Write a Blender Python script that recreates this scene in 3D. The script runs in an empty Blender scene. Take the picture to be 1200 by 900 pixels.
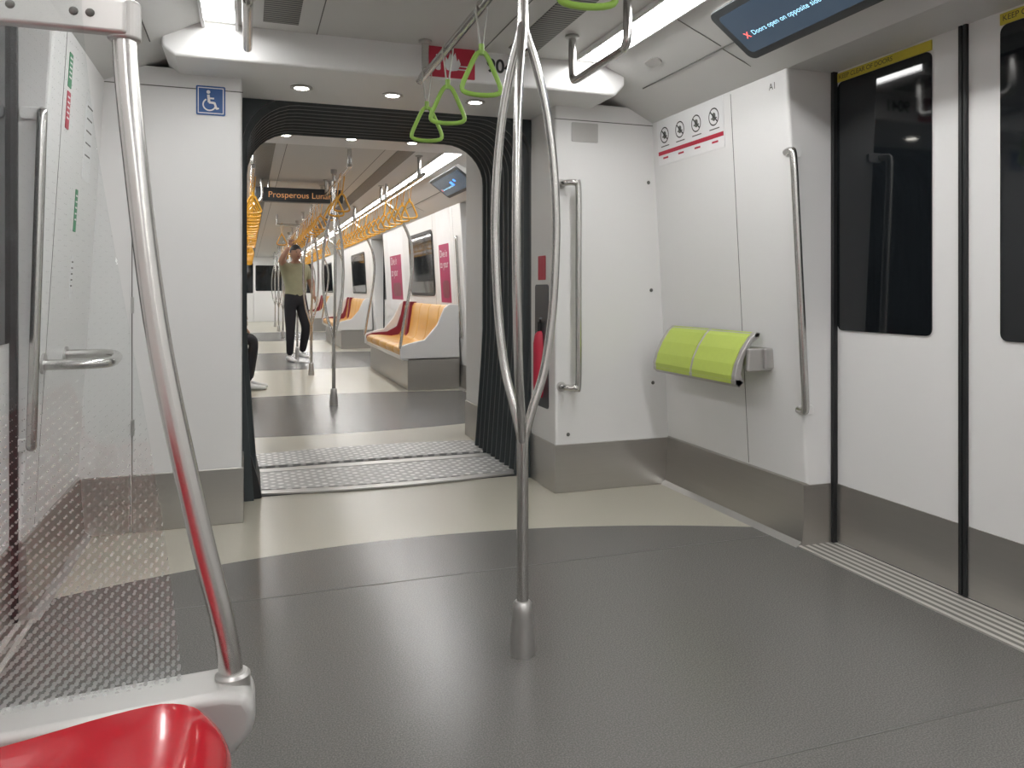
import bpy, math, random
from mathutils import Vector, Matrix
random.seed(4)
sc = bpy.context.scene
COL = sc.collection
try:
    sc.view_settings.view_transform = 'Standard'
    sc.view_settings.look = 'None'
except Exception: pass

# ------------------------------------------------------------------ materials
def newmat(name):
    m = bpy.data.materials.new(name); m.use_nodes = True
    nt = m.node_tree; b = nt.nodes['Principled BSDF']
    return m, nt, b
def N(nt, t, **kw):
    n = nt.nodes.new(t)
    for k, v in kw.items(): setattr(n, k, v)
    return n
def mat(name, c, rough=.5, metal=0., noise=0.03, scale=6., spec=.5, coat=0., stretch=(1,1,1), emit=None, es=0., rv=.15):
    m, nt, b = newmat(name)
    tc = N(nt, 'ShaderNodeTexCoord'); mp = N(nt, 'ShaderNodeMapping'); mp.inputs['Scale'].default_value = stretch
    no = N(nt, 'ShaderNodeTexNoise'); no.inputs['Scale'].default_value = scale; no.inputs['Detail'].default_value = 4
    nt.links.new(tc.outputs['Object'], mp.inputs[0]); nt.links.new(mp.outputs[0], no.inputs['Vector'])
    mx = N(nt, 'ShaderNodeMix', data_type='RGBA')
    mx.inputs[6].default_value = (*[max(0, x*(1-noise*2)) for x in c], 1)
    mx.inputs[7].default_value = (*[min(1, x*(1+noise*2)) for x in c], 1)
    nt.links.new(no.outputs['Fac'], mx.inputs[0]); nt.links.new(mx.outputs[2], b.inputs['Base Color'])
    mr = N(nt, 'ShaderNodeMapRange'); mr.inputs[3].default_value = rough*(1-rv); mr.inputs[4].default_value = min(1, rough*(1+rv))
    nt.links.new(no.outputs['Fac'], mr.inputs[0]); nt.links.new(mr.outputs[0], b.inputs['Roughness'])
    b.inputs['Metallic'].default_value = metal
    b.inputs['Specular IOR Level'].default_value = spec
    b.inputs['Coat Weight'].default_value = coat
    if emit:
        b.inputs['Emission Color'].default_value = (*emit, 1); b.inputs['Emission Strength'].default_value = es
    return m

M_wall = mat('wall_white', (.75,.745,.735), .38, noise=.012, scale=2)
M_cab = mat('cabinet_white', (.72,.715,.705), .4, noise=.012, scale=2)
M_ceil = mat('ceiling_white', (.60,.59,.57), .5, noise=.015)
M_cove = mat('cove_grey_white', (.63,.625,.61), .45, noise=.015)
M_steel = mat('brushed_skirt_steel', (.47,.455,.43), .33, .88, noise=.02, scale=3, stretch=(1,1,30), rv=.12)
M_tube = mat('polished_tube_steel', (.58,.57,.55), .26, 1., noise=.01, scale=1.5, rv=.03)
M_alu = mat('cast_aluminium', (.50,.49,.475), .38, .85, noise=.02, scale=8, rv=.05)
M_frame = mat('painted_seat_frame', (.46,.455,.44), .42, .3, noise=.02, scale=4, rv=.05)
M_black = mat('black_rubber', (.012,.013,.014), .45)
M_seam = mat('panel_seam_dark', (.12,.12,.11), .7)
M_glassblk = mat('dark_window_glass', (.008,.010,.012), .05, noise=.1, spec=.5)
M_bellow = mat('gangway_bellow_rubber', (.036,.046,.050), .42, noise=.1)
M_green = mat('lime_plastic', (.27,.47,.08), .35, noise=.02)
M_perch = mat('lime_perch_pad', (.45,.56,.10), .5, noise=.03, scale=40)
M_strap = mat('strap_webbing', (.45,.45,.41), .7)
M_orange = mat('amber_plastic', (.62,.30,.02), .4)
M_yseat = mat('yellow_seat_plastic', (.62,.33,.065), .35, noise=.03)
M_mseat = mat('maroon_seat_plastic', (.20,.015,.04), .35)
M_red = mat('red_seat_plastic', (.42,.006,.016), .2, noise=.02, coat=.3)
M_signred = mat('sign_red', (.48,.02,.05), .5)
M_signblue = mat('sign_blue', (.015,.085,.28), .5)
M_signwhite = mat('sign_white', (.80,.80,.80), .5)
M_signyel = mat('sign_yellow', (.60,.50,.05), .5)
M_ink = mat('sign_ink', (.03,.03,.03), .6)
M_greentag = mat('sign_green', (.04,.25,.11), .6)
M_pink = mat('poster_magenta', (.40,.015,.10), .45, noise=.15, scale=9)
M_skin = mat('skin', (.32,.18,.12), .55)
M_hair = mat('hair_black', (.012,.010,.009), .55)
M_shirt = mat('tshirt_olive', (.27,.265,.17), .85, noise=.08, scale=14)
M_dark = mat('clothes_black', (.014,.014,.018), .85, noise=.1)
M_shoe = mat('shoe_white', (.65,.65,.64), .6)
M_screen = mat('lcd_screen', (.02,.028,.04), .12, emit=(.10,.16,.24), es=.35)
M_screenf = mat('screen_bezel', (.04,.045,.05), .35)
M_txtb = mat('screen_text_blue', (.3,.7,1), .5, emit=(.45,.8,1), es=1.3)
M_txtblue = mat('screen_icon_blue', (.1,.3,1), .5, emit=(.08,.3,1), es=1.6)
M_txtr = mat('screen_text_red', (1,.2,.2), .5, emit=(1,.12,.1), es=1.3)
M_txto = mat('led_amber', (.5,.25,.1), .5, emit=(1,.50,.22), es=.35)
M_light = mat('light_diffuser', (1,1,1), .5, emit=(1.,.995,.985), es=19.5)
M_down = mat('downlight_lens', (1,1,1), .5, emit=(1,.95,.85), es=25)

def speckle(name, c0, c1, rough):
    m, nt, b = newmat(name)
    tc = N(nt,'ShaderNodeTexCoord'); a = N(nt,'ShaderNodeTexNoise'); a.inputs['Scale'].default_value = 260; a.inputs['Detail'].default_value = 2
    nt.links.new(tc.outputs['Object'], a.inputs[0])
    r = N(nt,'ShaderNodeValToRGB'); r.color_ramp.elements[0].position=.40; r.color_ramp.elements[1].position=.66
    r.color_ramp.elements[0].color=(*c0,1); r.color_ramp.elements[1].color=(*c1,1)
    nt.links.new(a.outputs['Fac'], r.inputs[0]); nt.links.new(r.outputs[0], b.inputs['Base Color'])
    b.inputs['Roughness'].default_value=rough
    b.inputs['Specular IOR Level'].default_value=.65
    bp = N(nt,'ShaderNodeBump'); bp.inputs['Strength'].default_value=.10; bp.inputs['Distance'].default_value=.002
    nt.links.new(a.outputs['Fac'], bp.inputs['Height']); nt.links.new(bp.outputs[0], b.inputs['Normal'])
    return m
M_fdark = speckle('floor_dark_rubber', (.098,.095,.090), (.170,.164,.152), .27)
M_flight = speckle('floor_light_rubber', (.41,.39,.32), (.52,.495,.42), .29)

def stripes(name, c0, c1, scale, axis, metal=.0, rough=.5):
    m, nt, b = newmat(name)
    tc = N(nt,'ShaderNodeTexCoord'); w = N(nt,'ShaderNodeTexWave'); w.bands_direction = axis; w.inputs['Scale'].default_value=scale
    nt.links.new(tc.outputs['Object'], w.inputs[0])
    r = N(nt,'ShaderNodeValToRGB'); r.color_ramp.elements[0].position=.4; r.color_ramp.elements[1].position=.6
    r.color_ramp.elements[0].color=(*c0,1); r.color_ramp.elements[1].color=(*c1,1)
    nt.links.new(w.outputs['Fac'], r.inputs[0]); nt.links.new(r.outputs[0], b.inputs['Base Color'])
    b.inputs['Metallic'].default_value=metal; b.inputs['Roughness'].default_value=rough
    return m
M_sill = stripes('sill_grooved_alu', (.22,.21,.19), (.66,.64,.60), 9.5, 'X', .4, .4)
M_vent = stripes('vent_slats', (.04,.04,.035), (.26,.25,.23), 14, 'Y', .2, .5)

def dotsplate():
    m, nt, b = newmat('gangway_tread_plate')
    tc = N(nt,'ShaderNodeTexCoord'); v = N(nt,'ShaderNodeTexVoronoi'); v.inputs['Scale'].default_value=19; v.inputs['Randomness'].default_value=.1
    mp = N(nt,'ShaderNodeMapping'); mp.inputs['Rotation'].default_value=(0,0,.78)
    nt.links.new(tc.outputs['Object'], mp.inputs[0]); nt.links.new(mp.outputs[0], v.inputs['Vector'])
    r = N(nt,'ShaderNodeValToRGB'); r.color_ramp.elements[0].position=.30; r.color_ramp.elements[1].position=.42
    r.color_ramp.elements[0].color=(.76,.75,.73,1); r.color_ramp.elements[1].color=(.36,.355,.345,1)
    nt.links.new(v.outputs['Distance'], r.inputs[0]); nt.links.new(r.outputs[0], b.inputs['Base Color'])
    b.inputs['Metallic'].default_value=.3; b.inputs['Roughness'].default_value=.42
    bp = N(nt,'ShaderNodeBump'); bp.inputs['Strength'].default_value=.5; bp.inputs['Distance'].default_value=.01; bp.invert=True
    nt.links.new(v.outputs['Distance'], bp.inputs['Height']); nt.links.new(bp.outputs[0], b.inputs['Normal'])
    return m
M_plate = dotsplate()

def glassmat():
    m, nt, b = newmat('partition_glass_dotted')
    out = nt.nodes['Material Output']
    tr = N(nt,'ShaderNodeBsdfTransparent'); tr.inputs[0].default_value=(.965,.975,.975,1)
    gl = N(nt,'ShaderNodeBsdfGlossy'); gl.inputs['Roughness'].default_value=.03
    mg = N(nt,'ShaderNodeMixShader'); mg.inputs[0].default_value=.035
    nt.links.new(tr.outputs[0], mg.inputs[1]); nt.links.new(gl.outputs[0], mg.inputs[2])
    di = N(nt,'ShaderNodeBsdfTranslucent'); di.inputs[0].default_value=(.75,.75,.73,1)
    d2 = N(nt,'ShaderNodeBsdfDiffuse'); d2.inputs[0].default_value=(.65,.66,.65,1)
    dd = N(nt,'ShaderNodeMixShader'); nt.links.new(di.outputs[0], dd.inputs[1]); nt.links.new(d2.outputs[0], dd.inputs[2])
    tc = N(nt,'ShaderNodeTexCoord'); sp = N(nt,'ShaderNodeSeparateXYZ'); cb = N(nt,'ShaderNodeCombineXYZ')
    nt.links.new(tc.outputs['Object'], sp.inputs[0]); nt.links.new(sp.outputs[0], cb.inputs[0]); nt.links.new(sp.outputs[2], cb.inputs[1])
    rt = N(nt,'ShaderNodeMapping'); rt.inputs['Rotation'].default_value=(0,0,math.radians(45)); nt.links.new(cb.outputs[0], rt.inputs[0])
    v = N(nt,'ShaderNodeTexVoronoi'); v.voronoi_dimensions='2D'; v.inputs['Scale'].default_value=100; v.inputs['Randomness'].default_value=0
    nt.links.new(rt.outputs[0], v.inputs['Vector'])
    sm = N(nt,'ShaderNodeMath', operation='MULTIPLY_ADD'); sm.inputs[1].default_value=.35
    nt.links.new(sp.outputs[0], sm.inputs[0]); nt.links.new(sp.outputs[2], sm.inputs[2])
    mr = N(nt,'ShaderNodeMapRange'); mr.inputs[1].default_value=.84; mr.inputs[2].default_value=.36; mr.inputs[3].default_value=0.03; mr.inputs[4].default_value=.35
    nt.links.new(sm.outputs[0], mr.inputs[0])
    lt = N(nt,'ShaderNodeMath', operation='LESS_THAN'); nt.links.new(v.outputs['Distance'], lt.inputs[0]); nt.links.new(mr.outputs[0], lt.inputs[1])
    ml = N(nt,'ShaderNodeMath', operation='MULTIPLY'); ml.inputs[1].default_value=.40
    nt.links.new(lt.outputs[0], ml.inputs[0])
    mx = N(nt,'ShaderNodeMixShader'); nt.links.new(ml.outputs[0], mx.inputs[0])
    nt.links.new(mg.outputs[0], mx.inputs[1]); nt.links.new(dd.outputs[0], mx.inputs[2])
    nt.links.new(mx.outputs[0], out.inputs[0])
    return m
M_glass = glassmat()

# ------------------------------------------------------------------ geometry helpers
def g_box(x0,x1,y0,y1,z0,z1):
    v=[(x0,y0,z0),(x1,y0,z0),(x1,y1,z0),(x0,y1,z0),(x0,y0,z1),(x1,y0,z1),(x1,y1,z1),(x0,y1,z1)]
    return v,[(3,2,1,0),(4,5,6,7),(0,1,5,4),(1,2,6,5),(2,3,7,6),(3,0,4,7)]
def g_prism(poly,y0,y1):
    n=len(poly); v=[(x,y0,z) for x,z in poly]+[(x,y1,z) for x,z in poly]
    f=[tuple(range(n)),tuple(range(2*n-1,n-1,-1))]
    for i in range(n):
        j=(i+1)%n; f.append((i,i+n,j+n,j))
    return v,f
def catmull(P,sub,cyc):
    P=[Vector(p) for p in P]; n=len(P); out=[]
    if n<3 and not cyc: return P
    rng=range(n) if cyc else range(n-1)
    for i in rng:
        if cyc: a,b,c,d=P[(i-1)%n],P[i],P[(i+1)%n],P[(i+2)%n]
        else: a,b,c,d=P[max(i-1,0)],P[i],P[i+1],P[min(i+2,n-1)]
        for k in range(sub):
            t=k/sub
            out.append(.5*((2*b)+(c-a)*t+(2*a-5*b+4*c-d)*t*t+(3*b-a-3*c+d)*t**3))
    if not cyc: out.append(P[-1])
    return out
def g_tube(P,r,n=14,cyc=False,sub=6,ry=None,up=None):
    P=catmull(P,sub,cyc) if sub>1 else [Vector(p) for p in P]
    m=len(P); v=[]; f=[]; ry=ry or r
    T=[]
    for i in range(m):
        if cyc: t=P[(i+1)%m]-P[(i-1)%m]
        else: t=P[min(i+1,m-1)]-P[max(i-1,0)]
        T.append(t.normalized())
    u=Vector(up) if up else (Vector((0,0,1)) if abs(T[0].z)<.9 else Vector((0,1,0)))
    u=(u-T[0]*u.dot(T[0])).normalized()
    for i in range(m):
        u=(u-T[i]*u.dot(T[i])).normalized(); w=T[i].cross(u)
        for k in range(n):
            a=2*math.pi*k/n
            v.append(tuple(P[i]+u*(math.cos(a)*r)+w*(math.sin(a)*ry)))
    R=m if cyc else m-1
    for i in range(R):
        for k in range(n):
            a=i*n+k; b=i*n+(k+1)%n; c=((i+1)%m)*n+(k+1)%n; d=((i+1)%m)*n+k
            f.append((a,b,c,d))
    if not cyc:
        f.append(tuple(range(n-1,-1,-1))); f.append(tuple((m-1)*n+k for k in range(n)))
    return v,f
def g_lathe(prof,cx,cy,n=28):
    v=[];f=[]
    for r,z in prof:
        for k in range(n):
            a=2*math.pi*k/n; v.append((cx+r*math.cos(a),cy+r*math.sin(a),z))
    for i in range(len(prof)-1):
        for k in range(n):
            f.append((i*n+k,i*n+(k+1)%n,(i+1)*n+(k+1)%n,(i+1)*n+k))
    f.append(tuple(range(n-1,-1,-1))); f.append(tuple((len(prof)-1)*n+k for k in range(n)))
    return v,f
def g_ell(c,r,nu=20,nv=12):
    v=[];f=[]
    for i in range(1,nv):
        ph=math.pi*i/nv
        for k in range(nu):
            a=2*math.pi*k/nu
            v.append((c[0]+r[0]*math.sin(ph)*math.cos(a),c[1]+r[1]*math.sin(ph)*math.sin(a),c[2]+r[2]*math.cos(ph)))
    top=len(v); v.append((c[0],c[1],c[2]+r[2])); v.append((c[0],c[1],c[2]-r[2]))
    for i in range(nv-2):
        for k in range(nu):
            f.append((i*nu+k,(i+1)*nu+k,(i+1)*nu+(k+1)%nu,i*nu+(k+1)%nu))
    for k in range(nu):
        f.append((top,k,(k+1)%nu)); f.append((top+1,(nv-2)*nu+(k+1)%nu,(nv-2)*nu+k))
    return v,f
def rrect(w,h,r,seg=5):
    pts=[]
    r=min(r,w/2-1e-4,h/2-1e-4)
    if r<=1e-4: return [(-w/2,-h/2),(w/2,-h/2),(w/2,h/2),(-w/2,h/2)]
    for cx,cy,a0 in ((w/2-r,-h/2+r,-90),(w/2-r,h/2-r,0),(-w/2+r,h/2-r,90),(-w/2+r,-h/2+r,180)):
        for k in range(seg+1):
            a=math.radians(a0+90*k/seg); pts.append((cx+r*math.cos(a),cy+r*math.sin(a)))
    return pts
def xf(g,Mx):
    return [tuple(Mx@Vector(p)) for p in g[0]],g[1]
def g_poly(poly,z0,z1,Mx=None):
    n=len(poly); v=[(x,y,z0) for x,y in poly]+[(x,y,z1) for x,y in poly]
    f=[tuple(range(n-1,-1,-1)),tuple(range(n,2*n))]
    for i in range(n):
        j=(i+1)%n; f.append((i,j,j+n,i+n))
    g=(v,f)
    return xf(g,Mx) if Mx else g
def g_panel(Mx,w,h,t,r=0.,cx=0,cy=0,z0=0.):
    return g_poly([(x+cx,y+cy) for x,y in rrect(w,h,r)],z0,z0+t,Mx)
def g_ring(Mx,cx,cy,ro,ri,t,n=28):
    v=[];f=[]
    for k in range(n):
        a=2*math.pi*k/n; c,s=math.cos(a),math.sin(a)
        v+= [(cx+ri*c,cy+ri*s,t),(cx+ro*c,cy+ro*s,t)]
    for k in range(n):
        j=(k+1)%n; f.append((2*k,2*k+1,2*j+1,2*j))
    return xf((v,f),Mx)
import bmesh
def make(name,geos,m,parent=None,smooth=False,bevel=0.,bseg=3):
    if isinstance(geos,tuple): geos=[geos]
    V=[];F=[]
    for v,f in geos:
        o=len(V); V+=v; F+=[tuple(i+o for i in q) for q in f]
    me=bpy.data.meshes.new(name); me.from_pydata(V,[],F); me.validate(); me.update()
    me.materials.append(m)
    ob=bpy.data.objects.new(name,me); COL.objects.link(ob)
    if parent: ob.parent=parent
    bm=bmesh.new(); bm.from_mesh(me); bmesh.ops.recalc_face_normals(bm,faces=bm.faces); bm.to_mesh(me); bm.free()
    if smooth:
        for p in me.polygons: p.use_smooth=True
        try:
            me.set_sharp_from_angle(angle=math.radians(40))
        except Exception: pass
    if bevel:
        b=ob.modifiers.new('bevel','BEVEL'); b.width=bevel; b.segments=bseg; b.limit_method='ANGLE'; b.angle_limit=math.radians(35)
    return ob
def empty(name):
    e=bpy.data.objects.new(name,None); COL.objects.link(e); e.empty_display_size=.1; return e
def text(name,body,size,Mx,m,parent,cx=0,cy=0,align='LEFT',z=.002,bold=0.):
    c=bpy.data.curves.new(name,'FONT'); c.body=body; c.size=size; c.align_x=align; c.align_y='CENTER'; c.offset=bold
    c.materials.append(m)
    o=bpy.data.objects.new(name,c); COL.objects.link(o); o.matrix_world=Mx@Matrix.Translation((cx,cy,z))
    if parent: o.parent=parent
    return o
def mir(x): return 1.49-x
def XW(z): return 2.17-(z-.25)*.0588 if z>.25 else 2.15+z*.08
def wframe(side,y,z,off=0.):
    if side>0:
        X=Vector((0,-1,0)); Y=Vector((-.0588,0,1)).normalized(); o=Vector((XW(z)-off,y,z))
    else:
        X=Vector((0,1,0)); Y=Vector((.0588,0,1)).normalized(); o=Vector((mir(XW(z))+off,y,z))
    Z=X.cross(Y)
    return Matrix(((X.x,Y.x,Z.x,o.x),(X.y,Y.y,Z.y,o.y),(X.z,Y.z,Z.z,o.z),(0,0,0,1)))
def vframe(side,x,y,z):
    X=Vector((0,-side,0)); Y=Vector((0,0,1)); Z=X.cross(Y)
    return Matrix(((X.x,Y.x,Z.x,x),(X.y,Y.y,Z.y,y),(X.z,Y.z,Z.z,z),(0,0,0,1)))
def eframe(x,y,z):   # facing -Y
    return Matrix(((1,0,0,x),(0,0,-1,y),(0,1,0,z),(0,0,0,1)))
def sx(side,x): return x if side>0 else mir(x)
def side_poly(side,poly): return [(sx(side,x),z) for x,z in poly]
def bx(side,x0,x1,*r):
    a,b=sx(side,x0),sx(side,x1); return g_box(min(a,b),max(a,b),*r)

Y0=-3.0; YB=3.68; YG0=4.05; YG1=5.0; YB2=5.4; YE=27.0
# ------------------------------------------------------------------ floor
def floor_bands(name,bands,x0=-.86,x1=2.36,n=28):
    V=[];F=[];mi=[]
    mats=[M_fdark,M_flight]
    for f0,f1,k in bands:
        o=len(V)
        for i in range(n+1):
            x=x0+(x1-x0)*i/n
            V+=[(x,f0(x),0),(x,f1(x),0)]
        for i in range(n):
            F.append((o+2*i,o+2*i+2,o+2*i+3,o+2*i+1)); mi.append(k)
    me=bpy.data.meshes.new(name); me.from_pydata(V,[],F)
    for m in mats: me.materials.append(m)
    for p,k in zip(me.polygons,mi): p.material_index=k
    ob=bpy.data.objects.new(name,me); COL.objects.link(ob); return ob
arc=lambda c,k:(lambda x:c-k*(x-.62)**2)
con=lambda c:(lambda x:c)
fl=floor_bands('floor',[(con(Y0),arc(3.22,.155),0),(arc(3.22,.155),con(4.16),1)])
bands=[(con(5.08),arc(5.72,-.12),1),(arc(5.72,-.12),arc(7.95,.08),0),(arc(7.95,.08),arc(10.5,-.1),1),(arc(10.5,-.1),arc(13.4,.08),0),
       (arc(13.4,.08),arc(16.5,-.1),1),(arc(16.5,-.1),arc(20,.1),0),(arc(20,.1),con(YE),1)]
fl2=floor_bands('floor_far_carriage',bands)
make('seams',[g_box(-.66,2.15,2.747,2.751,0,.0006),g_box(-.66,2.15,1.437,1.441,0,.0006)],M_seam,fl)
gp=empty('gangway_floor_plate')
def plate(y0,y1,b0,b1,z1=.016):
    n=24; V=[];F=[]
    for z in (0.004,z1):
        for i in range(n+1):
            x=.02+1.44*i/n; s=1-((x-.74)/.72)**2
            V+=[(x,y0-b0*s,z),(x,y1+b1*s,z)]
    o=2*(n+1)
    for i in range(n):
        F.append((2*i,2*i+2,2*i+3,2*i+1)); F.append((o+2*i,o+2*i+1,o+2*i+3,o+2*i+2))
        F.append((2*i,2*i+2,o+2*i+2,o+2*i)); F.append((2*i+1,2*i+3,o+2*i+3,o+2*i+1))
    return V,F
make('plate_near',plate(4.20,4.57,.07,.0),M_plate,gp)
make('plate_mid',plate(4.585,4.67,.0,.0),M_alu,gp)
make('plate_far',plate(4.74,5.10,.0,.06),M_plate,gp)
make('under_gap',g_box(-.1,1.6,4.1,5.1,-.03,.003),M_black,gp)
make('plate_border',plate(4.13,4.20,.07,-.07,.012),M_alu,gp)

# ------------------------------------------------------------------ side walls
wallpoly=[(2.15,0),(2.17,.25),(2.07,1.96),(2.45,1.96),(2.45,0)]
skirtpoly=[(2.142,0),(2.162,.25),(2.1685,.257),(2.18,.25),(2.16,0)]
doors2=[(6.45,7.68),(12.45,13.7),(18.5,19.75)]
near={1:(1.36,2.585),-1:(1.50,2.80)}
DX={1:2.31,-1:2.195}
for side,nm in ((1,'right'),(-1,'left')):
    w=empty('wall_'+nm); k=empty('baseboard_'+nm)
    dx=DX[side]; na,nb=near[side]
    segs=[(Y0,na),(nb,YG0)]; p=YG1
    for a,b in doors2: segs.append((p,a)); p=b
    segs.append((p,YE))
    make('wall_panel',[g_prism(side_poly(side,wallpoly),a,b) for a,b in segs],M_wall,w,bevel=.012)
    make('skirt',[g_prism(side_poly(side,skirtpoly),a-.004,b+.004) for a,b in segs],M_steel,k)
    make('jamb_skirt',[bx(side,2.15,dx-.01,nb-.005,nb+.001,0,.25)]+[bx(side,2.15,dx-.01,b-.005,b+.001,0,.25) for a,b in doors2],M_steel,k)
    make('over_door',[bx(side,2.075,2.45,a,b,1.972,2.2) for a,b in [(na,nb)]+doors2],M_wall,w)
    make('panel_joints',[g_panel(wframe(side,y,1.1),.003,1.68,.0008) for y in (2.97,8.0,8.95,10.4,14.0,16.8)],M_seam,w)
    make('floor_weld',[g_prism(side_poly(side,[(2.115,0),(2.142,.02),(2.15,0)]),a,b) for a,b in segs],M_alu,w)
    for i,(a,b) in enumerate([(9.0,10.35),(14.6,16.5),(20.6,23.0)]):
        wi=empty('window_%d'%(i+1+(0 if side>0 else 3)))
        F=wframe(side,(a+b)/2,1.38)
        make('frame',g_panel(F,b-a+.07,.80,.008,.09),M_black,wi)
        make('glass',g_panel(F,b-a,.73,.012,.07),M_glassblk,wi)
    for a,b in [(na,nb)]+doors2:
        make('trim_door_sill_'+nm,bx(side,2.125,dx,a,b,.0,.006),M_sill)

def door(side,a,b,idx):
    e=empty('door_%d'%idx); mid=(a+b)/2; dx=DX[side]
    leaves=[(a,mid-.006,a+.035,mid-.135),(mid+.006,b-.006,mid+.13,b-.022)]
    for i,(p,q,wa,wb) in enumerate(leaves):
        make('leaf_%d'%(i+1),bx(side,dx,dx+.04,p,q,.006,1.972),M_wall,e,bevel=.004)
        make('kick_panel_%d'%(i+1),bx(side,dx-.004,dx,p+.003,q-.003,.012,.25),M_steel,e)
        F=vframe(side,sx(side,dx),(wa+wb)/2,(.885+1.905)/2)
        make('glass_%d'%(i+1),g_panel(F,wb-wa,1.02,.005,.025),M_glassblk,e)
        make('warning_strip_%d'%(i+1),g_panel(F,wb-wa,.036,.006,0,cy=.51+.02),M_signyel,e)
        text('warning_text_%d'%(i+1),'KEEP CLEAR OF DOORS',.026,F,M_ink,e,cx=-(wb-wa)/2+.01,cy=.53,z=.0075)
    make('rubber_edge',[bx(side,dx-.012,dx+.005,mid-.016,mid-.002,.01,1.97),bx(side,dx-.012,dx+.005,mid+.002,mid+.016,.01,1.97)],M_black,e,bevel=.003)
    make('jamb_seal',[bx(side,dx-.022,dx+.005,b-.018,b-.001,.0,1.97),bx(side,dx-.022,dx+.005,a+.001,a+.018,0,1.97)],M_black,e,bevel=.003)
    return e
n=1
for side in (1,-1):
    door(side,near[side][0],near[side][1],n); n+=1
    for a,b in doors2: door(side,a,b,n); n+=1

# ------------------------------------------------------------------ ceiling
ce=empty('ceiling')
make('ceiling_panel',[g_box(-.75,2.25,Y0,YG0,2.152,2.3),g_box(-.75,2.25,YG1,YE,2.152,2.3)],M_ceil,ce)
covR=[(2.07,1.952),(1.86,2.055),(1.635,2.15),(1.635,2.31),(2.46,2.31),(2.46,1.952)]
covL=[(-.58,1.952),(-.37,2.055),(-.185,2.15),(-.185,2.31),(-.97,2.31),(-.97,1.952)]
for a,b in ((Y0,YG0),(YG1,YE)):
    make('cove_right',g_prism(covR,a,b),M_cove,ce); make('cove_left',g_prism(covL,a,b),M_cove,ce)
def covframe(y,x=1.9):
    z=2.055+(1.86-x)*(.095/.225) if x<1.86 else 1.952+(2.07-x)*(.103/.21)
    Y=Vector((-.225,0,.095)).normalized(); X=Vector((0,-1,0)); Z=X.cross(Y)
    return Matrix(((X.x,Y.x,Z.x,x),(X.y,Y.y,Z.y,y),(X.z,Y.z,Z.z,z),(0,0,0,1)))
js=[]
for y in (2.72,1.1,9,12,15,18):
    js+= [g_panel(covframe(y,1.74),.004,.24,.002),g_panel(covframe(y,1.965),.004,.23,.002)]
for a,b in ((Y0,3.4),(YB2,YE)):
    js.append(g_box(1.858,1.862,a,b,2.050,2.0545)); js.append(g_box(-.374,-.370,a,b,2.050,2.0545))
    for x in (.28,1.02): js.append(g_box(x,x+.004,a,b,2.150,2.1525))
make('cove_joints',js,M_seam,ce)
make('vent_grille',[g_box(.06,.20,-2.8,3.3,2.148,2.153),g_box(1.12,1.26,-2.8,3.3,2.148,2.153),g_box(.06,.20,5.8,YE-1,2.148,2.153),g_box(1.12,1.26,5.8,YE-1,2.148,2.153)],M_vent,ce)
make('sensor',g_panel(covframe(3.12,1.76),.11,.05,.006,.025),M_alu,ce,bevel=.002)
L=empty('ceiling_light_strip')
segs=[];fr=[]
def lrange(a,b):
    y=a
    while y<b-.3:
        q=min(y+1.25,b); segs.append(g_box(1.475,1.61,y,q-.035,2.138,2.15)); segs.append(g_box(-.165,-.05,y,q-.035,2.138,2.15)); y=q
lrange(Y0+.2,3.36); lrange(5.75,YE-.3)
make('diffuser',segs,M_light,L)
for a,b in ((Y0,3.4),(5.65,YE)):
    for x in (1.462,1.612,-.178,-.048): fr.append(g_box(x,x+.012,a,b,2.13,2.152))
make('housing',fr,M_cab,L)

# ------------------------------------------------------------------ end bulkheads + headers
cb=empty('wall_end')
make('cabinet_left',g_box(-.75,-.025,YB,YG0,0,2.03),M_cab,cb,bevel=.008)
make('cabinet_right',g_box(1.505,2.25,YB,YG0,0,2.03),M_cab,cb,bevel=.012)
make('header',g_prism([(-.28,2.005),(-.33,2.04),(-.33,2.2),(1.76,2.2),(1.76,2.06),(1.71,2.005)],3.4,YG0),M_wall,cb,bevel=.012)
make('header2',g_prism([(-.33,2.085),(-.33,2.2),(1.76,2.2),(1.71,2.085)],YG1,5.66),M_wall,cb)
make('cabinet2_left',g_box(-.75,-.025,YG1,YB2,0,2.12),M_cab,cb,bevel=.008)
make('cabinet2_right',g_box(1.505,2.25,YG1,YB2,0,2.12),M_cab,cb,bevel=.008)
make('cabinet_joints',[g_box(-.475,-.471,YB-.001,YB+.001,.02,1.94),g_box(-.68,-.02,YB-.001,YB+.001,1.942,1.946),
     g_box(1.5,2.1,YB-.001,YB+.001,1.935,1.939)],M_seam,cb)
make('hinges',[g_box(-.476,-.464,YB-.008,YB,z,z+.07) for z in (.42,.95,1.6)],M_alu,cb,bevel=.002)
make('baseboard_end',[g_box(-.475,-.018,YB-.008,YG0,.0,.25),g_box(-.68,-.480,YB-.006,YB+.01,.0,.25),g_box(1.498,2.165,YB-.008,YG0,0,.25),
     g_box(-.68,-.018,YG1,YB2+.006,0,.25),g_box(1.498,2.165,YG1,YB2+.006,0,.25)],M_steel,cb,bevel=.003)
make('speaker_grille',g_panel(eframe(1.67,YB,1.875),.15,.10,.004,.006),M_alu,cb)
make('bolts',[g_ell((x,YB-.003,z),(.010,.005,.010),12,8) for x,z in ((2.045,1.63),(2.062,1.05),(2.072,.55),(1.575,.30))],M_seam,cb,smooth=True)
ex=empty('fire_extinguisher_niche')
F=Matrix(((0,0,-1,1.504),(-1,0,0,3.87),(0,1,0,.75),(0,0,0,1)))
make('niche',g_panel(F,.20,.66,.003,.02),M_screenf,ex)
make('extinguisher',[g_lathe([(.02,.47),(.035,.49),(.038,.54),(.038,.76),(.030,.81),(.012,.83)],1.497,3.88,20)],M_signred,ex,smooth=True)
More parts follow.
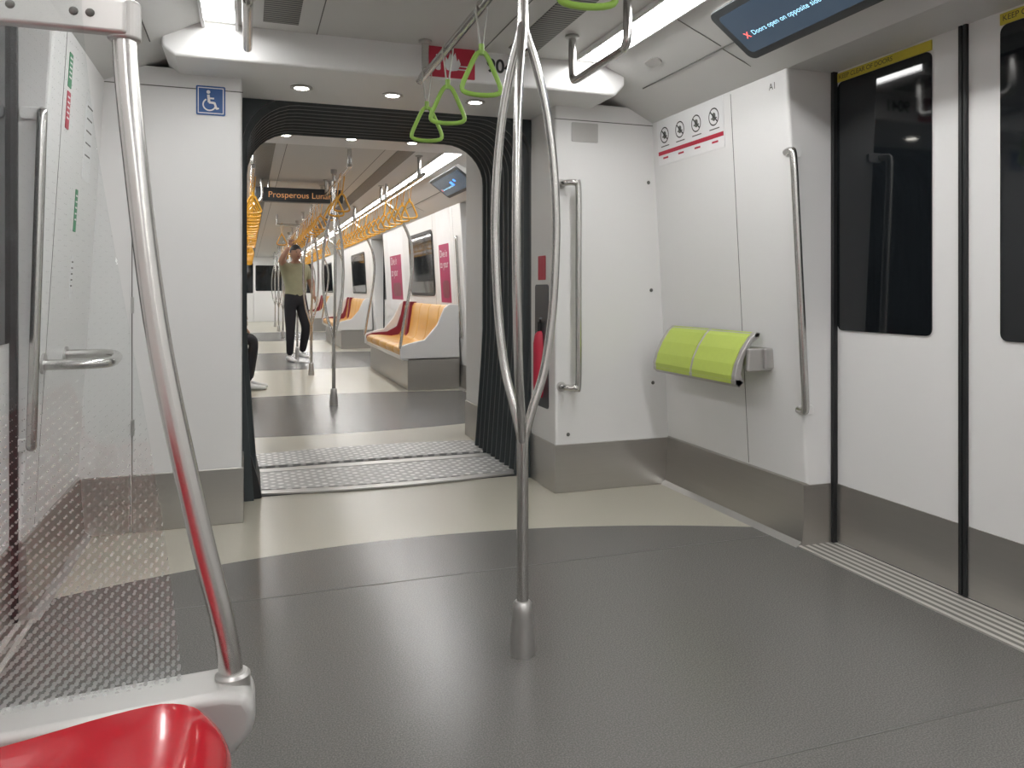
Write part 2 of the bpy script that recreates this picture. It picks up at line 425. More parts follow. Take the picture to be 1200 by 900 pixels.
make('valve',[g_tube([(1.493,3.88,.82),(1.493,3.88,.88)],.011,sub=1),g_tube([(1.493,3.88,.87),(1.48,3.83,.90)],.007,sub=1)],M_black,ex)
make('label',g_panel(F,.11,.13,.002,.005,cy=.42),M_signred,ex)
for y,zz in ((3.74,2.005),(5.32,2.085)):
    for x in (.24,.67,1.09):
        d=empty('downlight')
        make('bezel',g_lathe([(.050,zz+.002),(.052,zz-.005),(.036,zz-.008),(.034,zz-.004)],x,y),M_alu,d,smooth=True)
        make('lens',g_lathe([(.034,zz-.003),(.030,zz-.0065),(.001,zz-.008)],x,y),M_down,d,smooth=True)
make('wall_back',g_box(-.9,2.4,Y0-.1,Y0,0,2.3),M_wall)
wf=empty('wall_far')
make('wall_panel',g_box(-.9,2.4,YE,YE+.1,0,2.3),M_wall,wf)
make('cab_door',g_box(.2,1.3,YE-.03,YE,0,1.95),M_cab,wf,bevel=.01)
make('cab_window',[g_panel(eframe(.75,YE-.03,1.45),1.0,.85,.01,.03),g_panel(eframe(-.2,YE,1.45),.75,1.0,.01,.03),g_panel(eframe(1.7,YE,1.45),.75,1.0,.01,.03)],M_glassblk,wf)

# ------------------------------------------------------------------ gangway bellows
gb=empty('gangway_bellows')
def ringprof(off):
    xl,xr,zt,r=-.055+off,1.54-off,2.06-off,.26
    P=[]
    def bot(z):
        return .055*max(0,(.75-z)/.75)
    for z in (0.0,.2,.4,.6,.8,1.1,1.4,zt-r): P.append((xl+bot(z),z))
    for k in range(1,9):
        a=math.pi-math.pi/2*k/8; P.append((xl+r+r*math.cos(a),zt-r+r*math.sin(a)))
    P.append(((xl+xr)/2,zt))
    for k in range(0,9):
        a=math.pi/2-math.pi/2*k/8; P.append((xr-r+r*math.cos(a),zt-r+r*math.sin(a)))
    for z in (1.4,1.1,.8,.6,.4,.2,0.0): P.append((xr-bot(z),z))
    return P
V=[];F=[];nf=10
rows=[]
for i in range(nf):
    y=YG0+.035+(YG1-YG0-.07)*i/nf; d=(YG1-YG0-.07)/nf
    rows+=[(y,-.02),(y+.30*d,.04),(y+.42*d,.052),(y+.58*d,.052),(y+.70*d,.04)]
rows.append((YG1-.035,-.02))
pn=len(ringprof(0))
for y,o in rows:
    for x,z in ringprof(o): V.append((x,y,z))
for i in range(len(rows)-1):
    for k in range(pn-1):
        a=i*pn+k; F.append((a,a+1,a+pn+1,a+pn))
make('pleats',(V,F),M_bellow,gb)
def flange(y0,y1,o_in,o_out):
    V=[];F=[]
    A=ringprof(o_in); B=ringprof(o_out)
    for y in (y0,y1):
        V+=[(x,y,z) for x,z in A]; V+=[(x,y,z) for x,z in B]
    n=len(A)
    for k in range(n-1):
        F.append((k,k+1,n+k+1,n+k)); F.append((2*n+k,3*n+k,3*n+k+1,2*n+k+1)); F.append((k,2*n+k,2*n+k+1,k+1))
    return V,F
make('frame_near',flange(YG0-.012,YG0+.03,.03,-.25),M_bellow,gb)
make('frame_far',flange(YG1-.03,YG1+.004,.02,-.25),M_bellow,gb)
make('foot_cover_left',g_prism([(-.02,0),(.07,0),(.05,.10),(-.0,.27),(-.02,.27)],4.06,4.60),M_black,gb,bevel=.01)

# ------------------------------------------------------------------ poles
def pole_base(x,y):
    return g_lathe([(.038,.0),(.038,.012),(.036,.05),(.030,.115),(.028,.145),(.022,.152)],x,y)
def grab_pole(x,y,seg=14,rot=20.):
    e=empty('grab_pole')
    g=[g_tube([(x,y,.0),(x,y,.64)],.0170,seg,sub=1),g_tube([(x,y,1.745),(x,y,2.15)],.0170,seg,sub=1)]
    prof=[(.0,.56),(.006,.62),(.032,.71),(.068,.82),(.093,.98),(.104,1.15),(.105,1.28),(.096,1.43),(.076,1.57),(.043,1.70),(.012,1.79),(.0,1.84)]
    for k in range(3):
        a=math.radians(rot-19+120*k); c,s=math.cos(a),math.sin(a)
        g.append(g_tube([(x+r*c,y+r*s,z) for r,z in prof],.0128,seg,sub=4))
    make('tube',g,M_tube,e,smooth=True)
    make('foot',pole_base(x,y),M_alu,e,smooth=True)
    make('collar',g_lathe([(.03,2.15),(.03,2.12),(.02,2.11)],x,y),M_alu,e,smooth=True)
    return e
grab_pole(.752,2.09,20)
for y in (7.17,9.79,12.6,15.2,17.8,20.4,23.0): grab_pole(.745,y,10,rot=50)

def rail(x,y0,y1,z,name='overhead_handrail',posts=()):
    e=empty(name)
    make('tube',[g_tube([(x,y0,2.15),(x,y0,z+.05),(x,y0+.012,z+.015),(x,y0+.05,z),(x,(y0+y1)/2,z),(x,y1-.05,z),(x,y1-.012,z+.015),(x,y1,z+.05),(x,y1,2.15)],.0165,12,sub=5)]
        +[g_tube([(x,p,z),(x,p,2.15)],.014,12,sub=1) for p in posts],M_tube,e,smooth=True)
    make('flanges',[g_lathe([(.03,2.15),(.03,2.142),(.018,2.138)],x,p) for p in (y0,y1)+tuple(posts)],M_alu,e,smooth=True)
rail(.742,-1.2,3.33,2.0,posts=(.6,))
rail(1.33,2.55,3.06,1.95); rail(.0,2.52,3.05,1.95)
rail(.742,6.0,7.85,2.0); rail(.742,8.3,24.,2.0,posts=(11.2,14,17,20))
for x in (1.33,.04):
    rail(x,6.2,12.3,1.97,posts=(8.1,10.2)); rail(x,13.8,24,1.97,posts=(16,19))

def g_handle(x,y,zb,ztop,rot=0.,n=10,s=1.):
    Mx=Matrix.Translation((x,y,zb))@Matrix.Rotation(rot,4,'Z')
    w=.066*s
    P=[(-w*.80,0,.010),(0,0,.004),(w*.80,0,.010),(w,0,.030),(w*.66,0,.085),(w*.30,0,.135),(.0,0,.150),(-w*.30,0,.135),(-w*.66,0,.085),(-w,0,.030)]
    h=g_tube([Mx@Vector(p) for p in P],.0085,n,cyc=True,sub=3)
    neck=g_tube([Mx@Vector(p) for p in ((0,0,.14),(0,0,.175))],.010,n,sub=1)
    return [h,neck]
def g_strap(x,y,zb,ztop,rot=0.):
    Mx=Matrix.Translation((x,y,0))@Matrix.Rotation(rot,4,'Z')
    z1=zb+.160
    P=[(-.004,0,z1),(-.012,0,(z1+ztop)/2),(-.020,0,ztop),(0,0,ztop+.021),(.020,0,ztop),(.012,0,(z1+ztop)/2),(.004,0,z1)]
    return g_tube([Mx@Vector(p) for p in P],.0022,6,sub=4,ry=.009,up=(1,0,0))
for y in (3.30,2.93,2.47,1.62,1.15):
    e=empty('hanging_strap_handle'); r=random.uniform(-.25,.15)
    make('grip',g_handle(.742,y,1.70,2.0,r,12),M_green,e,smooth=True)
    make('strap',g_strap(.742,y,1.70,2.0,r),M_strap,e,smooth=True)
e=empty('amber_strap_handle_rows'); G=[];S=[]
for x,a,b,st,z in ((.04,6.6,12.,.36,1.97),(1.33,6.6,12.,.33,1.97),(.742,6.5,7.7,.42,2.0),(.742,8.5,19.,.42,2.0),(.04,14,20,.4,1.97),(1.33,14,20,.4,1.97)):
    y=a
    while y<b:
        r=random.uniform(-.5,.3); G+=g_handle(x,y,z-.30,z,r,6); S.append(g_strap(x,y,z-.30,z,r)); y+=st
G+=g_handle(.47,11.62,1.70,2.0,0,8); S.append(g_strap(.47,11.62,1.70,2.0,0))
make('grips',G,M_orange,e,smooth=True); make('straps',S,M_orange,e,smooth=True)
make('cross_bar',g_tube([(.742,11.62,2.0),(.40,11.62,2.0),(.40,11.62,2.15)],.015,10,sub=1),M_tube,e,smooth=True)

# grab bars on the door jamb corner
def jamb_bar(side,yb,out=.0,ob=None,z0=.56,z1=1.61):
    e=empty('door_grab_bar'); ob=out if ob is None else ob
    def off(z): return ob+(out-ob)*(z-z0)/(z1-z0)
    def P(z,q): return (sx(side,XW(z)-.012+off(z)-q*.012),yb-q*.055,z)
    make('tube',g_tube([P(z0,-.1),P(z0,.6),P(z0+.03,.95),P(z0+.25,1.0),P((z0+z1)/2,1.0),P(z1-.25,1.0),P(z1-.03,.95),P(z1,.6),P(z1,-.1)],.0150,16,sub=5),M_tube,e,smooth=True)
    make('pads',[g_panel(eframe(sx(side,XW(z)+.015+off(z)),yb,z),.07,.04,.012,.012) for z in (z0,z1)],M_wall,e,bevel=.003)
jamb_bar(1,2.585,out=-.008); jamb_bar(-1,2.80,out=.030,ob=-.002)
jamb_bar(1,7.86); jamb_bar(-1,7.68)
e=empty('bulkhead_grab_bar')
make('tube',g_tube([(1.535,YB,1.60),(1.545,YB-.05,1.60),(1.58,YB-.075,1.597),(1.60,YB-.078,1.56),(1.60,YB-.078,1.1),(1.60,YB-.078,.59),(1.58,YB-.075,.553),(1.545,YB-.05,.55),(1.535,YB,.55)],.0165,16,sub=5),M_tube,e,smooth=True)
make('flanges',[g_panel(eframe(1.535,YB,z),.05,.05,.006,.024) for z in (.55,1.60)],M_alu,e)
e=empty('wheelchair_area_rail')
make('tube',g_tube([(-.645,2.93,.80),(-.56,2.93,.80),(-.49,2.94,.80),(-.455,2.97,.80),(-.45,3.05,.80),(-.46,3.18,.805),(-.50,3.24,.81),(-.56,3.26,.81),(-.645,3.26,.81)],.0175,16,sub=5),M_tube,e,smooth=True)
make('flanges',[g_panel(wframe(-1,y,.805),.07,.07,.008,.034) for y in (2.93,3.26)],M_alu,e)

# ------------------------------------------------------------------ perch seat
e=empty('perch_seat')
prof=[(2.105,.865),(2.085,.868),(2.055,.845),(2.015,.79),(1.985,.73),(1.972,.68),(1.975,.645),(1.995,.63)]
back=[(2.02,.65),(2.005,.69),(2.02,.75),(2.06,.82),(2.10,.845)]
make('frame',[g_prism(prof+back,2.80,2.825),g_prism(prof+back,3.475,3.50),g_prism(prof+back,3.14,3.155),
    g_prism([(2.105,.865),(2.085,.868),(2.07,.858),(2.075,.84),(2.10,.845)],2.80,3.50),g_prism([(1.972,.665),(1.975,.645),(1.995,.63),(2.02,.65),(2.0,.67)],2.80,3.50)],M_alu,e,bevel=.004)
ip=[(x-.001,z) for x,z in prof[1:7]]+[(x,z) for x,z in back]
make('pad_1',g_prism(ip,2.827,3.138),M_perch,e,bevel=.003); make('pad_2',g_prism(ip,3.157,3.473),M_perch,e,bevel=.003)
make('arm_bracket',[g_prism([(2.03,.80),(2.15,.80),(2.15,.70),(2.02,.70)],2.775,2.80),g_prism([(2.03,.80),(2.15,.80),(2.15,.70),(2.02,.70)],3.43,3.46),g_box(2.10,2.15,2.76,3.48,.71,.80)],M_alu,e,bevel=.008)

# ------------------------------------------------------------------ benches
seatprof=[(1.535,.35),(1.515,.40),(1.525,.435),(1.57,.452),(1.70,.448),(1.85,.432),(1.95,.445),(1.99,.50),(2.015,.65),(2.04,.84),(2.065,.885),(2.10,.885),
          (2.085,.80),(2.055,.62),(2.03,.47),(1.99,.41),(1.85,.395),(1.70,.41),(1.57,.415),(1.555,.39),(1.56,.35)]
endpanel=[(1.50,.33),(1.50,.46),(1.58,.49),(1.76,.53),(1.89,.68),(1.97,.86),(2.02,.90),(2.13,.90),(2.14,.33)]
def bench(side,y0,n,w,name='seat_bench'):
    e=empty(name)
    for i in range(n):
        make('seat_%d'%(i+1),g_prism(side_poly(side,seatprof),y0+i*w+.006,y0+(i+1)*w-.006),M_yseat,e,smooth=True,bevel=.012)
    y1=y0+n*w
    div=[(1.515,.40),(1.518,.445),(1.60,.475),(1.80,.49),(1.93,.56),(1.985,.72),(2.02,.90),(2.10,.90),(2.10,.40)]
    make('seat_divider',[g_prism(side_poly(side,div),y0-.002,y0+.035),g_prism(side_poly(side,[(1.96,.45),(2.01,.90),(2.10,.90),(2.10,.45)]),y0+.79*(y1-y0),y0+.79*(y1-y0)+.14),g_prism(side_poly(side,div),y1-.035,y1+.002)],M_mseat,e,bevel=.008)
    make('end_panel',[g_prism(side_poly(side,endpanel),y0-.035,y0-.002),g_prism(side_poly(side,endpanel),y1+.002,y1+.035)],M_cab,e,bevel=.01)
    make('base',[bx(side,1.58,2.14,y0-.03,y1+.03,.0,.345)],M_steel,e,bevel=.006)
    make('base_rail',[bx(side,1.525,2.14,y0-.03,y1+.03,.315,.36)],M_cab,e,bevel=.006)
    for yy in (y0-.02,y1+.02):
        make('corner_pole',g_tube([(sx(side,1.50),yy,.44),(sx(side,1.54),yy,.70),(sx(side,1.61),yy,1.10),(sx(side,1.63),yy,1.40),(sx(side,1.58),yy,1.65),(sx(side,1.44),yy,1.88),(sx(side,1.36),yy,1.955),(sx(side,1.36),yy,2.15)],.016,10,sub=4),M_tube,e,smooth=True)
bench(1,7.96,5,.50); bench(1,14.0,6,.46); bench(1,20.2,6,.46)
bench(-1,7.98,5,.475); bench(-1,14.0,6,.46)

e=empty('red_seat_bench')
def redseat(yc,w=.455):
    V=[];F=[];nu=26
    path=[(-.045,.40),(-.030,.445),(-.045,.482),(-.09,.500),(-.16,.497),(-.28,.480),(-.40,.470),(-.51,.474),(-.565,.51),(-.585,.58),(-.60,.66),(-.61,.72)]
    Pp=[p for p in catmull([(a,0,b) for a,b in path],4,False)]
    nP=len(Pp)
    for j,p in enumerate(Pp):
        s=j/(nP-1)
        for i in range(nu+1):
            u=-1+2*i/nu
            cornr=max(0,(abs(u)-.72)/.28)
            fx=-.06*cornr**2.2*max(0,1-s/.30)
            rim=.016*abs(u)**5*(1 if s>.12 else s/.12)
            drop=.035*max(0,(abs(u)-.9)/.1)**2
            if s<.6: V.append((p.x+fx,yc+u*w/2,p.z+rim-drop-.012*cornr*(1-min(1,s/.3))))
            else: V.append((p.x+rim,yc+u*w/2,p.z-.05*cornr**2*max(0,(s-.85)/.15)))
    for j in range(nP-1):
        for i in range(nu):
            a=j*(nu+1)+i; F.append((a,a+1,a+nu+2,a+nu+1))
    o=make('seat_shell',(V,F),M_red,e,smooth=True)
    sm=o.modifiers.new('solid','SOLIDIFY'); sm.thickness=.012; sm.offset=-1
    return o
for yc in (.86,.39,-.08,-.55): redseat(yc)
make('base',g_box(-.64,-.14,-.85,1.08,0,.39),M_steel,e,bevel=.008)
make('beam',g_box(-.64,-.10,-.85,1.09,.38,.43),M_frame,e,bevel=.01)
e=empty('seat_end_partition')
fr=[(-.66,.405),(-.05,.405),(-.015,.415),(.008,.44),(.012,.47),(.0,.492),(-.03,.500),(-.66,.478)]
make('frame',g_prism(fr,1.115,1.205),M_frame,e,smooth=True,bevel=.014,bseg=4)
make('leg',g_prism([(-.66,.0),(-.56,.0),(-.56,.42),(-.66,.42)],1.12,1.20),M_frame,e,bevel=.006)
edge=catmull([(-.087,0,.49),(-.105,0,.66),(-.135,0,.87),(-.168,0,1.07),(-.196,0,1.25),(-.212,0,1.40),(-.222,0,1.55),(-.25,0,1.64),(-.33,0,1.68)],5,False)
gpoly=[(-.64,.47)]+[(p.x,p.z) for p in edge]+[(-.585,1.68)]
make('glass',g_prism(gpoly,1.176,1.186),M_glass,e)
make('pole',g_tube([(-.018,1.165,.46),(-.030,1.168,.56),(-.068,1.175,.726),(-.118,1.19,.975),(-.149,1.205,1.22),(-.166,1.215,1.42),(-.160,1.22,1.62),(-.11,1.22,1.80),(-.02,1.22,1.97),(.0,1.22,2.15)],.0165,24,sub=8),M_tube,e,smooth=True)
make('pole_socket',g_lathe([(.024,.485),(.024,.503),(.020,.507)],-.020,1.165),M_alu,e,smooth=True)
make('clamp',[g_box(-.335,-.160,1.188,1.212,1.408,1.456),g_lathe([(.0225,1.404),(.0225,1.46)],-.166,1.215)],M_alu,e,bevel=.005)
make('clamp_screws',[g_ell((x,1.188,1.432),(.006,.004,.006),10,6) for x in (-.225,-.205,-.30)],M_seam,e,smooth=True)

# ------------------------------------------------------------------ signs
e=empty('fire_extinguisher_sign'); F=eframe(.875,3.395,2.085)
make('plate',g_panel(F,.225,.140,.004,.004),M_signred,e)
make('flame',g_poly([(.0,-.04),(.03,-.035),(.045,-.005),(.035,.02),(.028,.005),(.02,.045),(.005,.02),(-.005,.045),(-.015,.01),(-.025,.025),(-.03,-.01),(-.02,-.035)],.004,.0055,F),M_signwhite,e)
make('bottle',[g_panel(F,.022,.06,.0015,.008,cx=-.06,cy=-.01,z0=.004),g_panel(F,.03,.006,.0015,0,cx=-.055,cy=.028,z0=.004),g_panel(F,.06,.005,.0015,0,cx=.055,cy=-.03,z0=.004),g_panel(F,.05,.005,.0015,0,cx=.06,cy=-.015,z0=.004)],M_signwhite,e)
text('carriage_number','9041',.088,eframe(1.045,3.399,2.088),M_ink,None,bold=.002)
e=empty('wheelchair_sign'); F=eframe(-.155,YB-.001,1.895)
make('plate',g_panel(F,.122,.130,.003,.006),M_signblue,e)
make('border',[g_panel(F,.108,.004,.001,0,cy=s*.056,z0=.003) for s in (-1,1)]+[g_panel(F,.004,.112,.001,0,cx=s*.052,z0=.003) for s in (-1,1)],M_signwhite,e)
def seg(F,a,b,w,z0=.003):
    a=Vector(a);b=Vector(b);d=(b-a).normalized();nn=Vector((-d.y,d.x))*w/2
    return g_poly([tuple(a-nn),tuple(b-nn),tuple(b+nn),tuple(a+nn)],z0,z0+.0015,F)
arcp=[]
for k in range(15):
    a=math.radians(120+230*k/14); arcp.append((-.006+.026*math.cos(a),-.018+.026*math.sin(a)))
make('symbol',[g_panel(F,.016,.016,.0015,.0078,cx=-.010,cy=.038,z0=.003),seg(F,(-.010,.026),(-.007,-.008),.011),seg(F,(-.008,.010),(.014,.010),.007),seg(F,(-.008,-.008),(.016,-.010),.010),seg(F,(.015,-.008),(.024,-.036),.009),seg(F,(.022,-.036),(.034,-.032),.007)]
    +[seg(F,arcp[i],arcp[i+1],.006) for i in range(14)],M_signwhite,e)
e=empty('prohibition_sign_panel'); F=wframe(1,3.33,1.83)
make('plate',g_panel(F,.60,.235,.002,.004),M_signwhite,e)
g=[];g2=[];rd=[]
for i in range(4):
    cx=-.225+.15*i; g.append(g_ring(F,cx,.035,.042,.036,.0035)); g.append(seg(F,(cx-.028,.062),(cx+.028,.008),.006,.0022))
    g2.append(g_panel(F,.026,.038,.001,.012,cx=cx,cy=.035,z0=.0022)); g2.append(g_panel(F,.046,.007,.001,.002,cx=cx,cy=.028,z0=.0022))
    g2.append(g_panel(F,.08,.005,.001,0,cx=cx,cy=-.022,z0=.0022)); rd.append(g_panel(F,.05,.009,.001,.002,cx=cx,cy=-.083,z0=.0022))
rd.append(g_panel(F,.59,.020,.001,0,cy=-.055,z0=.0022))
make('rings',g,M_ink,e); make('figures',g2,M_seam,e); make('red_band',rd,M_signred,e)
text('post_label','A1',.04,wframe(1,2.70,1.90),M_seam,None,cx=.0)
e=empty('wall_notice')
for i,(y,z,w,h,m) in enumerate(((3.05,1.68,.05,.13,M_signred),(3.05,1.82,.05,.12,M_greentag),(3.28,1.35,.04,.16,M_greentag),(3.28,1.10,.04,.16,M_signwhite),(3.42,1.65,.14,.34,M_signwhite))):
    make('label_%d'%(i+1),g_panel(wframe(-1,y,z),w,h,.002,.004),m,e)
    make('print_%d'%(i+1),[g_panel(wframe(-1,y,z),w*.7,.006,.0005,0,cy=h*(.35-.14*k),z0=.002) for k in range(5)],M_seam if m is M_signwhite else M_signwhite,e)
for i,(y,w) in enumerate(((8.45,.62),(11.45,1.20))):
    e=empty('advert_poster'); F=wframe(1,y,1.24)
    make('sheet_top',g_panel(F,w,1.20,.002,.01,cy=.12),M_signwhite,e)
    make('sheet',g_panel(F,w*.74,.66,.002,.01,z0=.002),M_pink,e)
    text('poster_text','Dive in\nto your',.12 if i==0 else .17,F,M_signwhite,e,cx=-w*.30,cy=.16,z=.006)
    make('poster_art',[g_panel(F,w*.5,.20,.001,.08,cx=.03,cy=-.18,z0=.004)],M_mseat,e)

def display(y0,y1,name='passenger_information_display'):
    e=empty(name)
    a=Vector((1.87,0,1.955)); b=Vector((1.665,0,2.105)); Y=(b-a).normalized(); X=Vector((0,-1,0)); Z=X.cross(Y); o=(a+b)/2; o.y=(y0+y1)/2
    F=Matrix(((X.x,Y.x,Z.x,o.x),(X.y,Y.y,Z.y,o.y),(X.z,Y.z,Z.z,o.z),(0,0,0,1)))
    w=y1-y0
    make('housing',g_panel(F,w,.254,.012,.035),M_screenf,e,bevel=.004)
    make('body',g_prism([(1.87,1.96),(1.665,2.11),(1.70,2.13),(1.86,2.055),(1.92,2.02),(1.92,1.98)],y0+.03,y1-.03),M_cove,e)
    make('screen',g_panel(F,w-.07,.19,.002,.02,z0=.012),M_screen,e)
    text('x_mark','X',.035,F,M_txtr,e,cx=-w/2+.08,cy=-.020,z=.0155,bold=.001)
    text('message','Doors open on opposite side',.030,F,M_txtb,e,cx=-w/2+.12,cy=-.020,z=.0155)
    make('icon',[g_panel(F,.07,.05,.001,.01,cx=.02,cy=.0,z0=.0145),g_panel(F,.05,.03,.001,.01,cx=.15,cy=.02,z0=.0145)],M_txtblue,e)
    return e
display(1.42,2.53); display(6.3,7.3)
e=empty('destination_led_sign'); F=eframe(.50,8.0,2.0)
make('case',g_box(.07,.93,8.0,8.12,1.935,2.075),M_screenf,e,bevel=.01)
make('hangers',[g_tube([(x,8.06,2.07),(x,8.06,2.15)],.012,sub=1) for x in (.2,.8)],M_tube,e)
text('led_text','Prosperous Lunar',.085,F,M_txto,e,cx=0,align='CENTER',z=.003)

# ------------------------------------------------------------------ people
def skinmesh(name,verts,edges,radii,root=0,sub=2):
    me=bpy.data.meshes.new(name+'_sk'); me.from_pydata([tuple(v) for v in verts],edges,[])
    ob=bpy.data.objects.new(name+'_sk',me); COL.objects.link(ob)
    ob.modifiers.new('Skin','SKIN')
    for i,r in enumerate(radii):
        me.skin_vertices[0].data[i].radius=(r,r) if not isinstance(r,tuple) else r
        me.skin_vertices[0].data[i].use_root=(i==root)
    s=ob.modifiers.new('Sub','SUBSURF'); s.levels=sub; s.render_levels=sub
    dg=bpy.context.evaluated_depsgraph_get(); ev=ob.evaluated_get(dg)
    nm=bpy.data.meshes.new_from_object(ev)
    bpy.data.objects.remove(ob)
    for p in nm.polygons: p.use_smooth=True
    return nm
def dist_seg(p,a,b):
    ab=b-a; t=max(0,min(1,(p-a).dot(ab)/ab.length_squared)); return (p-(a+ab*t)).length,t
def hand(parent,W,D,Nn,S,curl,mtx):
    D=D.normalized(); Nn=Nn.normalized(); S=S.normalized()
    vs=[W,W+D*.045]; ed=[(0,1)]; rd=[.022,.026]
    for k,(off,ln) in enumerate(((.026,.072),(.009,.080),(-.009,.074),(-.026,.058))):
        base=W+D*.085+S*off; i0=len(vs); vs.append(base); ed.append((1,i0)); rd.append(.0115)
        p=base; ang=0
        for q,fr in enumerate((.45,.32,.23)):
            ang+=curl*(1.0 if q else .8); dd=D*math.cos(ang)+Nn*math.sin(ang); p=p+dd*ln*fr
            vs.append(p); ed.append((len(vs)-2,len(vs)-1)); rd.append(.0088-.001*q)
    i0=len(vs); p=W+D*.03+S*.03+Nn*.006; vs.append(p); ed.append((0,i0)); rd.append(.013)
    for q in range(2):
        p=p+(D*.7+S*(.5-.5*q)+Nn*(.35+.4*q)).normalized()*.032; vs.append(p); ed.append((len(vs)-2,len(vs)-1)); rd.append(.0095-.001*q)
    me=skinmesh('hand',vs,ed,rd,0,2); me.materials.append(M_skin)
    o=bpy.data.objects.new('hand',me); COL.objects.link(o); o.parent=parent; o.matrix_world=mtx
def person(name,J,shirt,pants,sleeve,loc,rotz,hands,headrot=0.):
    e=empty(name); mtx=Matrix.Translation(loc)@Matrix.Rotation(rotz,4,'Z')
    names=list(J.keys()); idx={n:i for i,n in enumerate(names)}
    vs=[Vector(J[n][0]) for n in names]; rd=[J[n][1] for n in names]
    E=[('pelvis','waist'),('waist','chest'),('chest','neckb'),('neckb','neck'),
       ('chest','shL'),('shL','elL'),('elL','wrL'),('chest','shR'),('shR','elR'),('elR','wrR'),
       ('pelvis','hiL'),('hiL','knL'),('knL','anL'),('pelvis','hiR'),('hiR','knR'),('knR','anR')]
    me=skinmesh(name,vs,[(idx[a],idx[b]) for a,b in E],rd,idx['pelvis'],2)
    for m in (shirt,pants,M_skin): me.materials.append(m)
    for p in me.polygons:
        best=9;lab=0
        for a,b in E:
            d,t=dist_seg(p.center,Vector(J[a][0]),Vector(J[b][0]))
            ra=J[a][1] if not isinstance(J[a][1],tuple) else J[a][1][0]; rb=J[b][1] if not isinstance(J[b][1],tuple) else J[b][1][0]
            d-=ra*(1-t)+rb*t
            if d<best:
                best=d
                if b in('waist','chest','neckb','shL','shR'): lab=0 if not(b=='waist' and t<.25) else 1
                elif b=='neck': lab=2 if t>.25 else 0
                elif b in('elL','elR'): lab=0 if t<sleeve else 2
                elif b in('wrL','wrR'): lab=0 if sleeve>1 else 2
                else: lab=1
        p.material_index=lab
    o=bpy.data.objects.new('body',me); COL.objects.link(o); o.parent=e; o.matrix_world=mtx
    nk=Vector(J['neck'][0]); hc=nk+Vector((0,-.012,.105))
    H=mtx@Matrix.Translation(hc)@Matrix.Rotation(headrot,4,'Z')
    v,f=g_ell((0,0,0),(.075,.094,.115),28,20); vv=[]
    for x,y,z in v:
        if z<0:
            k=1+z*1.9; x*=max(.55,k+.12); y=y*(max(.7,k+.15)) if y>0 else y*(1+z*.5)
        vv.append((x,y,z))
    head=[(vv,f),g_ell((0,-.095,-.018),(.012,.016,.02),12,8),g_ell((.076,.005,-.01),(.010,.018,.030),12,8),g_ell((-.076,.005,-.01),(.010,.018,.030),12,8),g_ell((0,-.080,.005),(.009,.012,.035),12,8),
          g_tube([(0,.012,-.12),(0,.012,-.05)],.05,16,sub=1)]
    make('head',[xf(h,H) for h in head],M_skin,e,smooth=True)
    hv,hf=g_ell((0,.012,.022),(.084,.098,.110),28,20)
    keep=[q for q in hf if not (sum(hv[i][2] for i in q)/len(q)<.045 and sum(hv[i][1] for i in q)/len(q)<-.0) and sum(hv[i][2] for i in q)/len(q)>-.06]
    make('hair',[xf((hv,keep),H)],M_hair,e,smooth=True)
    make('eyes',[xf(g_ell((s*.030,-.083,.008),(.011,.007,.006),10,6),H) for s in (-1,1)]+[xf(g_ell((s*.030,-.084,.026),(.016,.006,.003),10,6),H) for s in (-1,1)],M_hair,e,smooth=True)
    make('mouth',[xf(g_ell((0,-.079,-.055),(.022,.007,.005),12,6),H)],M_mseat,e,smooth=True)
    for s in ('L','R'):
        a=Vector(J['an'+s][0])
        rows=[(.075,.030,.075),(.05,.038,.085),(.0,.040,.090),(-.06,.042,.065),(-.12,.046,.05),(-.165,.040,.042),(-.19,.022,.03)]
        V=[];F=[]
        for (yy,hw,ht) in rows:
            for k in range(12):
                t=2*math.pi*k/12; V.append((a.x+hw*math.cos(t)*(1 if math.sin(t)<0 else .9),a.y+yy,a.z-.085+max(0.0,(math.sin(t)*.5+.5))**.8*ht))
        for i in range(len(rows)-1):
            for k in range(12): F.append((i*12+k,i*12+(k+1)%12,(i+1)*12+(k+1)%12,(i+1)*12+k))
        F.append(tuple(range(12))); F.append(tuple(len(rows)*12-12+k for k in range(12)))
        make('shoe_'+s,xf((V,F),mtx),M_shoe,e,smooth=True)
    for W,D,Nn,S,c in hands: hand(e,Vector(W),Vector(D),Vector(Nn),Vector(S),c,mtx)
    return e
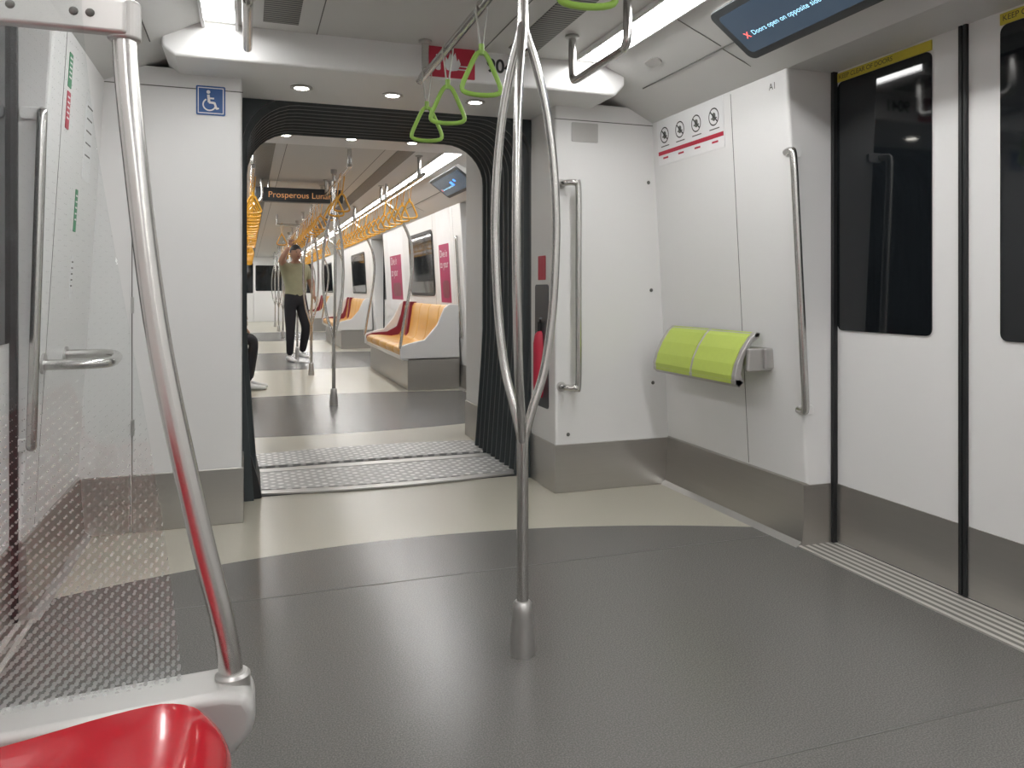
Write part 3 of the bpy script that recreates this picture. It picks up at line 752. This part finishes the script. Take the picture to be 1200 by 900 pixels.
Jst={'pelvis':((0,0,.94),(.135,.11)),'waist':((0,0,1.08),(.145,.11)),'chest':((0,.01,1.27),(.165,.12)),'neckb':((0,.01,1.42),.065),'neck':((0,0,1.49),.05),
 'shL':((.175,.01,1.375),.075),'elL':((.25,-.02,1.12),.052),'wrL':((.20,-.17,.95),.030),
 'shR':((-.175,.0,1.385),.075),'elR':((-.27,-.12,1.50),.050),'wrR':((-.185,-.195,1.675),.030),
 'hiL':((.085,0,.87),.105),'knL':((.12,-.10,.50),.072),'anL':((.13,.05,.125),.052),
 'hiR':((-.085,0,.87),.105),'knR':((-.09,-.02,.48),.072),'anR':((-.09,.0,.087),.052)}
person('standing_passenger',Jst,M_shirt,M_dark,.62,(.67,11.75,0),math.radians(22),
  [((-.185,-.195,1.675),(0.1,-.25,1),(0,-1,-.2),(1,0,0),1.05),((.20,-.17,.95),(-.1,-.9,-.25),(-.5,0,-.6),(.2,0,.9),.5)])
Jse={'pelvis':((0,0,.575),(.13,.11)),'waist':((0,.03,.70),(.12,.10)),'chest':((0,.04,.89),(.14,.105)),'neckb':((0,.02,1.03),.06),'neck':((0,0,1.09),.048),
 'shL':((.165,.03,.985),.062),'elL':((.22,-.06,.76),.045),'wrL':((.11,-.26,.665),.028),
 'shR':((-.165,.03,.985),.062),'elR':((-.22,-.06,.76),.045),'wrR':((-.11,-.26,.665),.028),
 'hiL':((.09,-.03,.555),.088),'knL':((.11,-.45,.53),.064),'anL':((.11,-.40,.087),.042),
 'hiR':((-.09,-.03,.555),.088),'knR':((-.11,-.45,.53),.064),'anR':((-.12,-.38,.087),.042)}
person('seated_passenger',Jse,M_dark,M_dark,1.5,(-.38,8.62,0),math.radians(90),
  [((.11,-.26,.665),(-.2,-1,-.25),(0,0,-1),(-1,.2,0),.35),((-.11,-.26,.665),(.2,-1,-.25),(0,0,-1),(1,.2,0),.35)],headrot=.3)

# ------------------------------------------------------------------ world + camera
w=bpy.data.worlds.new('tunnel_world'); sc.world=w; w.use_nodes=True
w.node_tree.nodes['Background'].inputs[0].default_value=(.02,.022,.025,1)
cam=bpy.data.cameras.new('camera'); co=bpy.data.objects.new('camera',cam); COL.objects.link(co)
co.location=(0,0,1.05); co.rotation_euler=(math.radians(90),0,math.radians(-19.0))
cam.lens=27; cam.sensor_width=36; cam.shift_y=-110/1200; cam.clip_start=.05; cam.clip_end=100
sc.camera=co
